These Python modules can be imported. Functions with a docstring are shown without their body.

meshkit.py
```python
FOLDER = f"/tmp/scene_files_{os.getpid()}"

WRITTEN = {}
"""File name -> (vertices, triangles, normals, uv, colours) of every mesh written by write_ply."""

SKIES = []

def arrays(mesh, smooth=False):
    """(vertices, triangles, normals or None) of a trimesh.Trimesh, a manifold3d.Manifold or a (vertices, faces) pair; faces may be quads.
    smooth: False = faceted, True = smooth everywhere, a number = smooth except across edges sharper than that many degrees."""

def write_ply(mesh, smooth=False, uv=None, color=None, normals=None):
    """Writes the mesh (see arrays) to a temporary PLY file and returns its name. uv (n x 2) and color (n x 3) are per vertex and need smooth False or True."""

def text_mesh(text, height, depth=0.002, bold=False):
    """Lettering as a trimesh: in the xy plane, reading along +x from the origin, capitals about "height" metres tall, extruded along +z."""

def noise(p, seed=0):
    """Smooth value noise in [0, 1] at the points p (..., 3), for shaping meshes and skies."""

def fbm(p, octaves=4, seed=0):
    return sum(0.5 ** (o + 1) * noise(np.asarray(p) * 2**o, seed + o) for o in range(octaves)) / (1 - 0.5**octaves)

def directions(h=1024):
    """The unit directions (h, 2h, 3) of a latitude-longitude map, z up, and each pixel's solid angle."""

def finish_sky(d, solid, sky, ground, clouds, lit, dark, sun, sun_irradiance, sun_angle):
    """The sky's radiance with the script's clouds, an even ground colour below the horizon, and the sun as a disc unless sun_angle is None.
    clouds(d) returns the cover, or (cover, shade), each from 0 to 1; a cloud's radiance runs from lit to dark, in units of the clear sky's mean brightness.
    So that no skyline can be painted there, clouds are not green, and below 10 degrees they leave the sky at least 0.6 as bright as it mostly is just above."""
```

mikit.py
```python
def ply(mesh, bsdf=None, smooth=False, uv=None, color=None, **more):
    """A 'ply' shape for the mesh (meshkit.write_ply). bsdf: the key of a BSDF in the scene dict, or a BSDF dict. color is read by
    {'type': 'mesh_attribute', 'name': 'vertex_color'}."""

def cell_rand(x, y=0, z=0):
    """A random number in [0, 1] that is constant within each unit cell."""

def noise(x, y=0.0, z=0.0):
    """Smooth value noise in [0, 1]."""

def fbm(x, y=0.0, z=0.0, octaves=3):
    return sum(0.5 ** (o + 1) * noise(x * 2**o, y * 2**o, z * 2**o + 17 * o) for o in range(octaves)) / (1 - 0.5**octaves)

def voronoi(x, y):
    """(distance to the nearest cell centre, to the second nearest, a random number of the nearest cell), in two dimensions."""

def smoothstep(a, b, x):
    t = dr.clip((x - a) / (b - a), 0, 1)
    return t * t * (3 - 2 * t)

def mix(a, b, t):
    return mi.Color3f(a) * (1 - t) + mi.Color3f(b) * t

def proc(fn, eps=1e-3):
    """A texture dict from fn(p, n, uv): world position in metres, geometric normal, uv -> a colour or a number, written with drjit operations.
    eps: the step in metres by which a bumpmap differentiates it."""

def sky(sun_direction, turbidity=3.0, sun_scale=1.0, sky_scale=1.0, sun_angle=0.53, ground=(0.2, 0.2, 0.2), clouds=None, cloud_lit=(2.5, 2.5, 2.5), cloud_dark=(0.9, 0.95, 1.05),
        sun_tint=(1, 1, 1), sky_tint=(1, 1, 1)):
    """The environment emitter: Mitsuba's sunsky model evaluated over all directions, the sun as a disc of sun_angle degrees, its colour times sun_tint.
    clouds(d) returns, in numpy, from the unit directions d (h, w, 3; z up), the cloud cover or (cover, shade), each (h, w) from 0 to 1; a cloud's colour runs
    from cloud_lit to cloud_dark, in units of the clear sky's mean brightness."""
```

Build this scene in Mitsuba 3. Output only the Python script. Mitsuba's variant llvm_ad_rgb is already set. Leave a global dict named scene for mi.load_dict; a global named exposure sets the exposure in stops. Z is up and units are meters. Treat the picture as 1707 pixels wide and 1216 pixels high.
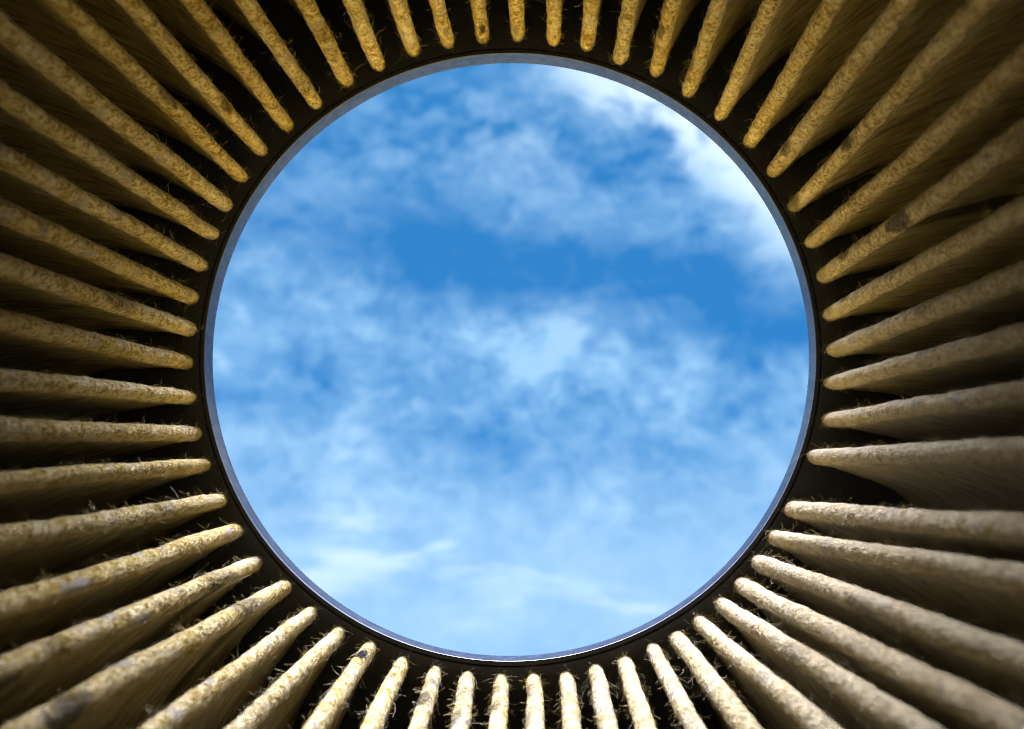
"""Looking up through the bore of a round felt air filter into a partly cloudy sky (Mitsuba 3). Lengths in metres; tables in millimetres."""
import numpy as np, trimesh, drjit as dr, mitsuba as mi, mikit, meshkit

T = mi.ScalarTransform4f
MM = 1e-3
# The filter's own frame: x to the right, y up, z along its axis away from the photographer, origin at the centre of the far rubber end cap.
TILT = np.radians(32)                       # the filter is held up to the sky
EX = np.array([1.0, 0, 0])
EZ = np.array([0, np.cos(TILT), np.sin(TILT)])
EY = np.array([0, -np.sin(TILT), np.cos(TILT)])
HOME = np.array([0, 0, 1.5])
FRAME = np.stack([EX, EY, EZ])


def world(p):
    return HOME + (np.asarray(p, float) * MM) @ FRAME


def direction(x, y, z):
    v = np.array([x, y, z], float) @ FRAME
    return v / np.linalg.norm(v)


# ------------------------------------------------------------------ camera
EYE = np.array([4.52, -14.62, -120.0])
LOOK = np.array([-0.030985, 0.102032, 0.994298])
UP = np.array([0.0, 0.994776, -0.102081])
scene = {}
scene['camera'] = {
    'type': 'thinlens', 'fov': float(2 * np.degrees(np.arctan(853.5 / 1500))), 'aperture_radius': 0.00042, 'focus_distance': 0.117,
    'near_clip': 0.002, 'far_clip': 100.0,
    'to_world': T().look_at(origin=world(EYE).tolist(), target=world(EYE + 100 * LOOK).tolist(), up=direction(*UP).tolist())}

# ------------------------------------------------------------------ sky and sun
SUN = direction(-0.03, 1.12, 0.86)          # above the far opening, behind thin cloud


def blob(u, v, x, y, rx, ry, turn=0.0):
    c, s = np.cos(np.radians(turn)), np.sin(np.radians(turn))
    du, dv = u - x, v - y
    return np.exp(-((du * c + dv * s) / rx) ** 2 - ((-du * s + dv * c) / ry) ** 2)


def clouds(d):
    """A broken, wispy deck: denser low down and to the upper right of the filter's axis, a clear lane between."""
    q = d @ FRAME.T
    z = np.maximum(q[..., 2], 0.25)
    u, v = q[..., 0] / z, q[..., 1] / z
    ahead = np.clip((q[..., 2] - 0.3) / 0.4, 0, 1)

    def layer(fu, fv, warp, seed, octaves=5):
        base = np.stack([u * fu, v * fv, q[..., 2] * 1.5 + seed], -1)
        w = [meshkit.fbm(base * 0.7 + 31.7 * k, 3, seed + k) - 0.5 for k in (1, 2)]
        return meshkit.fbm(base + np.stack([w[0] * warp, w[1] * warp, 0 * u], -1), octaves, seed + 5)

    big, mid, fine, grain = layer(6, 7.5, 2.0, 3), layer(14, 18, 2.6, 40), layer(33, 42, 2.4, 70, 4), layer(70, 95, 2.0, 110, 3)
    wisp = np.clip((layer(9, 34, 1.6, 90, 4) - 0.42) * 3.2, 0, 1)
    puff = (big - 0.5) * 1.1 + (mid - 0.5) * 1.6 + (fine - 0.5) * 1.35 + (grain - 0.5) * 0.45
    deck = 0.138 - 0.15 * u + 0.12 * (mid - 0.5)                       # the upper edge of the lower deck slopes down to the right
    low = 1 / (1 + np.exp((v - deck) / 0.013))
    base = np.clip((0.07 - v) / 0.18, 0, 1)
    e = 0.24 + 0.24 * low + 0.34 * base
    e = e + 0.78 * blob(u, v, 0.235, 0.34, 0.18, 0.07, -46) + 0.45 * blob(u, v, 0.08, 0.43, 0.09, 0.035, -25)
    e = e + 0.22 * blob(u, v, -0.21, 0.36, 0.10, 0.05, 30) + 0.34 * blob(u, v, -0.31, 0.215, 0.05, 0.03) + 0.26 * blob(u, v, -0.03, 0.37, 0.09, 0.06, -20)
    e = e + 0.22 * blob(u, v, -0.20, 0.185, 0.06, 0.02, -15) + 0.22 * blob(u, v, -0.05, 0.12, 0.20, 0.03, -8) + 0.22 * blob(u, v, 0.14, 0.075, 0.17, 0.035, 2)
    e = e + 0.20 * blob(u, v, 0.06, 0.28, 0.14, 0.035) + 0.14 * blob(u, v, 0.2, 0.25, 0.1, 0.03)
    e = e - 0.30 * blob(u, v, 0.08, 0.205, 0.28, 0.055, -10) - 0.16 * blob(u, v, -0.10, 0.22, 0.15, 0.028, -8) - 0.34 * blob(u, v, 0.27, 0.14, 0.07, 0.025, -12) - 0.20 * blob(u, v, -0.18, 0.255, 0.12, 0.035)
    e = e - 0.24 * blob(u, v, -0.10, 0.03, 0.10, 0.03, -15) - 0.16 * blob(u, v, 0.09, -0.0, 0.09, 0.03) - 0.14 * blob(u, v, -0.30, 0.05, 0.05, 0.05)
    e = np.where(ahead > 0, e * ahead + 0.36 * (1 - ahead), 0.36)
    streak = wisp * (0.55 * blob(u, v, -0.16, -0.10, 0.10, 0.025, -12) + 0.4 * blob(u, v, -0.23, -0.13, 0.05, 0.03) + 0.25 * blob(u, v, 0.09, -0.16, 0.12, 0.015, -16)
                     + 0.15 * blob(u, v, -0.06, -0.17, 0.06, 0.03))
    amount = (0.46 + 0.62 * np.clip(e, 0, 0.75)) * (1 - 0.72 * base) * (1 + 0.35 * np.clip((v - 0.25) / 0.1, 0, 1))
    cover = np.clip(e + puff * amount + streak + 0.16 * wisp * np.clip((v - 0.05) / 0.1, 0, 1) - 0.05 * np.clip((v - 0.16) / 0.03, 0, 1) + 0.06 * np.clip((v - 0.1) / 0.03, 0, 1), 0, 1)
    white = 1.15 * blob(u, v, 0.25, 0.35, 0.17, 0.065, -46) + 0.22 * base + 0.6 * blob(u, v, 0.09, 0.43, 0.10, 0.04, -25) + 0.25 * blob(u, v, -0.02, 0.37, 0.12, 0.06) + 1.6 * streak
    return cover * np.clip(0.60 + 0.5 * white + 0.24 * low - 0.08 * base, 0, 0.92), np.clip(1.02 - 0.8 * white - 0.25 * puff * (1 - base), 0, 1)


scene['sky'] = mikit.sky(SUN, turbidity=3, sun_scale=2.75, sky_scale=0.162, sun_angle=46, ground=(0.47,0.33,0.08), clouds=clouds,
                         cloud_lit=(3.0, 3.4, 3.7), cloud_dark=(1.10, 2.02, 2.98), sun_tint=(0.82, 0.98, 1.45), sky_tint=(0.15, 0.73, 1.32))
exposure = 4.6

# ------------------------------------------------------------------ materials
def felt_relief(p, n, uv):
    q = p * 1000.0
    return mikit.fbm(q.x * 5, q.y * 5, q.z * 5, 3) * 0.00040


def rubber_relief(p, n, uv):
    q = p * 1000.0
    return mikit.fbm(q.x * 4, q.y * 4, q.z * 4, 2) * 0.00004


def rubber_tone(p, n, uv):
    q = p * 1000.0
    speck = mikit.smoothstep(0.80, 0.88, mikit.noise(q.x * 3.1, q.y * 3.1, q.z * 3.1)) * mikit.smoothstep(0.45, 0.7, mikit.fbm(q.x * 0.35, q.y * 0.35, q.z * 0.35, 2))
    return mikit.mix((0.0095, 0.0105, 0.0165), (0.030, 0.029, 0.028), speck)


def rim_tone(p, n, uv):
    q = p * 1000.0
    k = mikit.fbm(q.x * 1.2, q.y * 1.2, q.z * 1.2, 3)
    return mikit.mix((0.05, 0.05, 0.066), (0.075, 0.073, 0.09), mikit.smoothstep(0.35, 0.7, k))


scene['felt'] = {'type': 'twosided', 'bsdf': {'type': 'bumpmap', 'arbitrary': mikit.proc(felt_relief, 5e-5), 'scale': 1.0,
                 'bsdf': {'type': 'diffuse', 'reflectance': {'type': 'mesh_attribute', 'name': 'vertex_color'}}}}
for name, rgb in (('fibre_cream', (0.20, 0.155, 0.06)), ('fibre_white', (0.28, 0.255, 0.19)), ('fibre_brown', (0.10, 0.07, 0.022))):
    scene[name] = {'type': 'twosided', 'bsdf': {'type': 'diffuse', 'reflectance': {'type': 'rgb', 'value': list(rgb)}}}
scene['rubber'] = {'type': 'twosided', 'bsdf': {'type': 'bumpmap', 'arbitrary': mikit.proc(rubber_relief, 5e-5), 'scale': 1.0,
                   'bsdf': {'type': 'principled', 'base_color': mikit.proc(rubber_tone), 'roughness': 0.6, 'specular': 0.12}}}
scene['rim_metal'] = {'type': 'twosided', 'bsdf': {'type': 'principled', 'base_color': mikit.proc(rim_tone), 'metallic': 0.85, 'roughness': 0.09}}

labels = {'air_filter': {'label': 'round pleated felt air filter seen from inside, yellowish pleats around a black rubber end cap', 'category': 'air filter'}}


def number(key):
    k, n = key, 0
    while k in scene:
        n += 1
        k = f'{key}_{n:03d}'
    return k


# ------------------------------------------------------------------ end caps and rim
def lathe(profile, segments=360):
    """A surface of revolution about the filter's axis from (radius, z) points in mm; each point may sit on a rounded edge."""
    prof = np.asarray(profile, float)
    a = np.linspace(0, 2 * np.pi, segments, endpoint=False)
    v = np.stack([prof[:, None, 0] * np.cos(a), prof[:, None, 0] * np.sin(a), np.broadcast_to(prof[:, None, 1], (len(prof), segments))], -1)
    i, j = np.meshgrid(np.arange(len(prof) - 1), np.arange(segments), indexing='ij')
    k = (j + 1) % segments
    f = np.stack([i * segments + j, i * segments + k, (i + 1) * segments + k, (i + 1) * segments + j], -1).reshape(-1, 4)
    return v.reshape(-1, 3), f


OUTER = 66.0
OFF = np.array([0.10, 0.10, 0.0])          # the opening sits a hair off the pleats' centre


def put(key, vf, bsdf, smooth=30, off=(0, 0, 0)):
    scene[key] = mikit.ply((world(vf[0] + np.asarray(off)), vf[1]), bsdf, smooth=smooth)


# far cap: a rubber ring whose face the pleats are potted into
put('air_filter__end_cap', lathe([(OUTER + 2.5, -3.0), (OUTER + 2.5, 3.2), (OUTER + 1.5, 4.2), (42.6, 4.2), (41.75, 3.4), (41.75, 0.25), (41.95, 0.0), (OUTER + 1.2, 0.0), (OUTER + 1.2, -3.0), (OUTER + 2.5, -3.0)]), 'rubber', 30, OFF)
put('air_filter__end_cap__lip', lathe([(41.72, 0.02), (41.62, -0.06), (41.50, -0.10), (41.22, -0.10), (41.13, -0.06), (41.102, 0.02), (41.102, 0.10)], 540), 'rubber', 35, OFF)
put('air_filter__rim', lathe([(41.105, 0.10), (41.10, 1.5), (41.09, 3.0), (41.12, 3.2), (41.25, 3.4), (41.72, 3.45)], 540), 'rim_metal', 35, OFF)
# near cap, behind the picture's edge
put('air_filter__end_cap_001', lathe([(OUTER + 2.5, -258.0), (OUTER + 2.5, -262.5), (OUTER + 1.5, -263.5), (44.2, -263.5), (43.4, -262.7), (43.4, -260.6), (44.0, -260.0), (OUTER + 1.2, -260.0), (OUTER + 1.2, -258.0), (OUTER + 2.5, -258.0)]), 'rubber', 30)
# outer wrap that closes the pleats' outer folds
put('air_filter__outer_wrap', lathe([(OUTER + 0.9, -260.0), (OUTER + 0.9, 0.0)], 180), 'fibre_cream', 30)

# ------------------------------------------------------------------ pleats
# (angle at the far cap in degrees, radius of the fold in mm, twist in degrees per mm along the axis)
PLEATS = [(88.08, 42.8, -0.01), (81.51, 42.49, -0.011), (75.28, 42.68, -0.012), (68.84, 42.17, -0.014), (61.87, 42.58, -0.036), (54.88, 42.4, -0.033), (47.61,
42.4, -0.043), (40.37, 42.55, -0.032), (33.68, 42.54, -0.016), (26.34, 42.41, -0.026), (19.15, 42.47, -0.024), (12.66, 42.61, -0.027), (5.81, 42.43,
-0.023), (-0.51, 42.46, -0.017), (-6.37, 42.34, -0.003), (-12.73, 42.58, -0.006), (-19.58, 42.11, -0.015), (-29.71, 42.04, -0.047), (-35.42, 42.12,
-0.069), (-40.54, 42.31, -0.036), (-45.41, 42.62, -0.033), (-50.08, 42.69, -0.04), (-54.97, 42.8, -0.032), (-59.61, 42.86, -0.006), (-64.08, 42.82,
0.013), (-69.32, 42.89, 0.022), (-74.38, 42.72, 0.013), (-79.53, 42.8, 0.008), (-85.05, 42.52, -0.017), (-90.61, 42.55, -0.026), (-96.39, 42.56,
-0.046), (-102.06, 42.52, -0.053), (-107.97, 42.56, -0.051), (-114.07, 42.3, -0.046), (-120.02, 42.61, -0.015), (-126.1, 42.46, -0.021), (-132.46,
42.14, -0.013), (-139.08, 42.75, -0.02), (-145.63, 42.41, -0.035), (-151.61, 42.24, -0.016), (-158.61, 42.44, -0.029), (-164.44, 42.45, -0.022),
(-171.0, 42.34, -0.034), (-177.33, 42.45, -0.02), (176.66, 42.24, -0.013), (170.84, 42.47, -0.004), (164.81, 42.33, -0.004), (158.69, 42.5, -0.006),
(152.94, 42.46, -0.004), (146.99, 42.76, 0.01), (141.01, 42.84, 0.01), (134.53, 42.59, 0.001), (127.88, 42.35, -0.017), (120.87, 42.63, -0.002),
(114.38, 42.51, 0.002), (107.42, 42.72, -0.007), (100.94, 42.71, -0.027), (94.49, 42.62, 0.01)]
# dirt on the folds: (pleat, z, sideways, size, strength) in mm
STAINS = [(57, -4.6, -0.16, 0.22, 0.9), (56, -4.8, -0.22, 0.20, 0.5), (33, -7.5, -0.17, 0.38, 1.0), (31, -15.7, -0.38, 0.49, 0.8), (31, -8.0, -0.12, 0.30, 0.6),
(32, -10.3, -0.20, 0.22, 0.7), (32, -6.1, -0.14, 0.15, 0.5), (30, -19.7, -0.69, 0.47, 0.7), (30, -9.4, -0.01, 0.29, 0.5), (29, -13.7, -0.37, 0.35,
0.6), (29, -7.0, -0.72, 0.38, 0.5), (28, -8.7, -0.40, 0.45, 0.5), (28, -19.9, -0.68, 0.33, 0.4), (37, -16.8, 0.18, 0.62, 0.5), (35, -16.1, -0.23,
0.42, 0.3), (36, -17.9, -0.25, 0.61, 0.7), (36, -57.1, 0.39, 0.50, 0.7), (37, -58.6, 1.37, 0.41, 0.7), (30, -2.7, 0.65, 0.31, 0.3), (11, -27.2, -0.09,
0.49, 0.8), (11, -11.0, 0.58, 0.36, 0.7), (12, -8.5, 0.84, 0.30, 0.7), (9, -24.0, 0.11, 0.32, 0.8), (8, -9.4, 0.18, 0.37, 0.7), (9, -2.3, 0.11, 0.39,
0.7), (10, -3.4, 0.60, 0.31, 0.4), (44, -22.0, -0.53, 0.59, 0.5), (49, -27.8, -0.33, 0.37, 0.6), (50, -16.8, -0.11, 0.28, 0.7), (37, -51.7, 0.14,
0.36, 0.4), (43, -27.0, -2.29, 0.50, 0.25), (53, -16.5, 0.17, 0.41, 0.4), (52, -9.6, 2.08, 0.44, 0.4), (52, -8.9, 0.37, 0.37, 0.3), (12, -25.7, 1.31,
0.57, 0.4), (13, -30.8, 0.38, 0.48, 0.4), (13, -33.7, 1.60, 0.46, 0.3), (11, -51.9, -0.48, 0.41, 0.4), (11, -45.5, -1.69, 0.45, 0.3), (41, -39.4,
-1.79, 0.27, 0.3), (39, -20.6, -0.23, 0.46, 0.3), (4, -12.6, 0.30, 0.29, 0.6), (5, -8.6, 0.68, 0.30, 0.5), (13, -21.4, -1.88, 0.59, 0.3), (14, -31.4,
0.77, 0.41, 0.4), (55, -13.1, -1.87, 0.29, 0.4), (0, -3.1, 0.13, 0.23, 0.5), (53, -10.0, 0.22, 0.37, 0.3), (16, -44.2, -1.73, 0.40, 0.3), (19, -37.3,
-1.08, 0.55, 0.3), (21, -33.6, -0.24, 0.58, 0.3), (51, -6.4, 1.74, 0.30, 0.3)]
SPOTTED = {33: 'pleat with one black spot near its tip, lower left of the opening', 31: 'pleat with a row of black specks below the opening',
           57: 'pleat with a black spot at its tip above the opening', 11: 'pleat with dark grey smears right of the opening'}
rng = np.random.default_rng(7)
LENGTH, ROWS, ARC, WALL = 260.0, 380, 22, 12  # bore runs on unseen behind the camera, lengthened to weaken light from the rear
CREAM, PALE, TAN, DIRT = (np.array(c) for c in ((0.175, 0.126, 0.034), (0.25, 0.212, 0.128), (0.085, 0.057, 0.014), (0.006, 0.006, 0.0075)))
zs = -np.concatenate([np.linspace(0, 1, ROWS - 24) ** 1.08 * 76, np.linspace(80, LENGTH, 24)])
zs[0] = 0.35                                  # sunk a little into the rubber
phi = np.linspace(-np.pi / 2, np.pi / 2, ARC)
wall_t = (np.linspace(0, 1, WALL + 1)[1:]) ** 2.0


def pleat_mesh(i):
    th0, r0, tw = PLEATS[i]
    th_prev, _, tw_prev = PLEATS[(i + 1) % 58]     # the table runs clockwise
    th_next, _, tw_next = PLEATS[(i - 1) % 58]
    z = zs[:, None]
    angle = th0 + tw * np.maximum(z, -90)
    gap_hi = ((th_next + tw_next * np.maximum(z, -90) - angle + 180) % 360 - 180) / 2
    gap_lo = ((angle - th_prev - tw_prev * np.maximum(z, -90) + 180) % 360 - 180) / 2
    half = rng.uniform(0.93, 1.06) * (1 + 0.10 * (meshkit.fbm(np.stack([z * 0.12, z * 0 + i * 3.7, z * 0], -1), 2, 21) - 0.5))
    depth = rng.uniform(1.05, 1.6)
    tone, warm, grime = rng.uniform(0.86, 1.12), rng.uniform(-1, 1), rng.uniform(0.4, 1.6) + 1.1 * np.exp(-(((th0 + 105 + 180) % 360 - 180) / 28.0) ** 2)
    grey_light = 0.55 * np.exp(-(((th0 + 25 + 180) % 360 - 180) / 45.0) ** 2)      # grey light on the lower right pleats, put into the felt colour
    sway = 0.35 * (meshkit.fbm(np.stack([z * 0.07, z * 0 + i * 5.1, z * 0], -1), 3, 22) - 0.5) * np.clip(-z / 6, 0, 1)
    bow = 0.5 * (meshkit.fbm(np.stack([z * 0.06, z * 0 + i * 7.9, z * 0], -1), 2, 23) - 0.5) * np.clip(-z / 6, 0, 1)
    t_arc, d_arc = np.sin(phi) * half, depth * (1 - np.cos(phi) ** 0.9)
    d_arc = np.broadcast_to(d_arc, t_arc.shape)
    far = OUTER + 0.6 - r0
    d_wall = depth + (far - depth) * wall_t
    pinch = 1 - 0.46 * np.clip((d_wall - depth) / 2.6, 0, 1) ** 0.8       # the sheets are pressed together behind the bulging fold
    open_ = np.clip((d_wall - 11.0) / (far - 11.0), 0, 1) ** 1.3
    lo = half * pinch + (np.radians(gap_lo) * OUTER * 1.02 - half * 0.54) * open_
    hi = half * pinch + (np.radians(gap_hi) * OUTER * 1.02 - half * 0.54) * open_
    d_wall = np.broadcast_to(d_wall, lo.shape)
    tau = np.concatenate([-lo[:, ::-1], t_arc, hi], 1) + sway
    rho = np.concatenate([d_wall[:, ::-1], d_arc, d_wall], 1)
    a = np.radians(angle)
    r = r0 + bow + rho
    p = np.stack([r * np.cos(a) - tau * np.sin(a), r * np.sin(a) + tau * np.cos(a), np.broadcast_to(z, r.shape)], -1)
    # normals of the smooth sheet, then felt lumps along them
    du, dv = np.gradient(p, axis=0), np.gradient(p, axis=1)
    n = np.cross(du, dv)
    n /= np.linalg.norm(n, axis=-1, keepdims=True) + 1e-12
    inward = -np.stack([np.cos(a), np.sin(a), 0 * a], -1)
    mid = n[:, (ARC + 2 * WALL) // 2]
    if (mid * inward[:, 0]).sum() < 0:
        n = -n
    q = p * np.array([1, 1, 0.5]) + i * 13.0           # fibres lie mostly along the fold
    along = np.stack([p[..., 2] * 1.25, tau * 0.9 + i * 9, rho * 1.6], -1)          # ribs that run across the fold
    lump = 0.22 * (meshkit.fbm(q * 0.55, 3, 1) - 0.5) + 0.17 * (meshkit.fbm(along, 2, 2) - 0.5) + 0.13 * (meshkit.noise(q * 5.0, 3) - 0.5)
    p = p + n * lump[..., None]
    # colour: cream felt with pale and brown flecks, and dirt where it settled
    m1, m2, m3 = meshkit.fbm(q * 0.45, 3, 4), meshkit.fbm(along * 1.3, 3, 5), meshkit.noise(q * 5.0, 6)
    pale = np.clip(0.45 + 1.6 * (m1 - 0.5) + 1.6 * (m2 - 0.5) + 2.4 * (m3 - 0.5), 0, 1)[..., None]
    tan = np.clip(0.12 + 2.0 * (0.46 - m2) + 2.4 * (0.5 - m3) + 1.2 * (0.45 - m1), 0, 0.95)[..., None]
    c = CREAM * (1 - pale) + PALE * pale
    c = c * (1 - tan) + TAN * tan
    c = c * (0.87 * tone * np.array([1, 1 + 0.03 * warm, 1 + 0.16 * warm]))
    c = c * (1 - grey_light) + np.array([0.205, 0.185, 0.150]) * (0.6 + 0.8 * m3[..., None]) * grey_light
    grey = grime * np.clip(3.0 * (meshkit.fbm(q * 0.7 + 40, 3, 8) - 0.60), 0, 0.45)[..., None]
    c = c * (1 - grey) + np.array([0.115, 0.11, 0.112]) * grey
    fleck = np.clip(4.0 * (meshkit.noise(p * np.array([5.5, 5.5, 2.2]) + i * 3.0 + 70, 31) - 0.60), 0, 1) * np.clip(0.12 + 0.16 * grime + 3 * (m1 - 0.45), 0.1, 0.8)
    c = c * (1 - fleck[..., None]) + np.array([0.045, 0.038, 0.028]) * fleck[..., None]
    for k, sz, st, size, strength in STAINS:
        if k == i:
            e = ((p[..., 2] - sz) / (size * 5.6)) ** 2 + ((tau - sway - st) / (size * 1.75)) ** 2
            s = np.clip(1.9 - 1.1 * e - 2.4 * (meshkit.fbm(q * 2.6, 3, 9) - 0.5) + 0.8 * (m3 - 0.5), 0, 1)[..., None] * strength
            c = c * (1 - s) + DIRT * s
    return p, n, c, tau, rho


def grid_faces(rows, cols):
    i, j = np.meshgrid(np.arange(rows - 1), np.arange(cols - 1), indexing='ij')
    return np.stack([i * cols + j, i * cols + j + 1, (i + 1) * cols + j + 1, (i + 1) * cols + j], -1).reshape(-1, 4)


def fibres(p, n, count, length, lift, curl, radius, pick):
    """Thin three-sided curled hairs rooted on the felt; all of a pleat's hairs of one tone are one mesh."""
    SEG = 5
    clump = rng.random(9) ** 1.25
    rows = (ROWS - 28) * np.where(rng.random(count) < 0.5, np.clip(clump[rng.integers(0, 9, count)] + rng.normal(size=count) * 0.02, 0, 1), rng.random(count) ** 1.25)
    r, c = rows.astype(int) + 1, pick(count)
    o, nn = p[r, c], n[r, c]
    tang = np.cross(nn, rng.normal(size=(count, 3)))
    tang /= np.linalg.norm(tang, axis=1, keepdims=True) + 1e-9
    L = length * rng.uniform(0.4, 1.3, count)[:, None] / SEG
    d = tang + nn * (lift * rng.uniform(0.1, 1.0, count))[:, None]
    axis = nn * rng.normal(size=(count, 1)) + 0.6 * tang * rng.normal(size=(count, 1)) + 0.3 * rng.normal(size=(count, 3))
    pts = [o - nn * 0.02]
    for s in range(SEG):
        d = d + curl * np.cross(axis, d) + 0.12 * rng.normal(size=(count, 3)) - nn * 0.10 * lift
        d /= np.linalg.norm(d, axis=1, keepdims=True)
        pts.append(pts[-1] + d * L)
    pts = np.stack(pts, 1)
    side = np.cross(d, nn + 0.01)
    side /= np.linalg.norm(side, axis=1, keepdims=True) + 1e-9
    up = np.cross(side, d)
    rad = radius * rng.uniform(0.7, 1.3, count)[:, None, None] * np.linspace(1, 0.6, SEG + 1)[None, :, None]
    ring = [pts + rad * (np.cos(k * 2.0944) * side + np.sin(k * 2.0944) * up)[:, None] for k in range(3)]
    v = np.stack(ring, 2)                                             # count, SEG+1, 3, xyz
    base = (np.arange(count) * (SEG + 1) * 3)[:, None, None]
    s, k = np.meshgrid(np.arange(SEG), np.arange(3), indexing='ij')
    k2 = (k + 1) % 3
    f = np.stack([s * 3 + k, s * 3 + k2, (s + 1) * 3 + k2, (s + 1) * 3 + k], -1)
    return v.reshape(-1, 3), (base[..., None] + f[None]).reshape(-1, 4)


COLS = ARC + 2 * WALL
FACES = grid_faces(ROWS, COLS)
on_fold = lambda n: np.clip((WALL + ARC / 2 + rng.normal(size=n) * ARC * 0.36).astype(int), 3, COLS - 4)
for i in range(58):
    p, n, c, tau, rho = pleat_mesh(i)
    key = number('air_filter__pleat')
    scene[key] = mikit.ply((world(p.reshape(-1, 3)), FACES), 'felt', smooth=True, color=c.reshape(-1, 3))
    if i in SPOTTED:
        labels[key] = {'label': SPOTTED[i]}
    for tone, count, length, lift, curl, radius in (('fibre_cream', 240, 1.7, 0.09, 0.16, 0.011), ('fibre_white', 160, 1.6, 0.12, 0.2, 0.010), ('fibre_brown', 60, 1.4, 0.08, 0.16, 0.011)):
        fv, ff = fibres(p, n, count, length, lift, curl, radius, on_fold)
        name = number(key + '__fuzz')
        scene[name] = mikit.ply((world(fv), ff), tone, smooth=True)
        labels[name] = {'kind': 'stuff'}
    fv, ff = fibres(p, n, int(rng.integers(3, 16)), 2.6, 1.0, 0.38, 0.0105, on_fold)
    name = number(key + '__loose_fibres')
    scene[name] = mikit.ply((world(fv), ff), 'fibre_white', smooth=True)
    labels[name] = {'kind': 'stuff'}
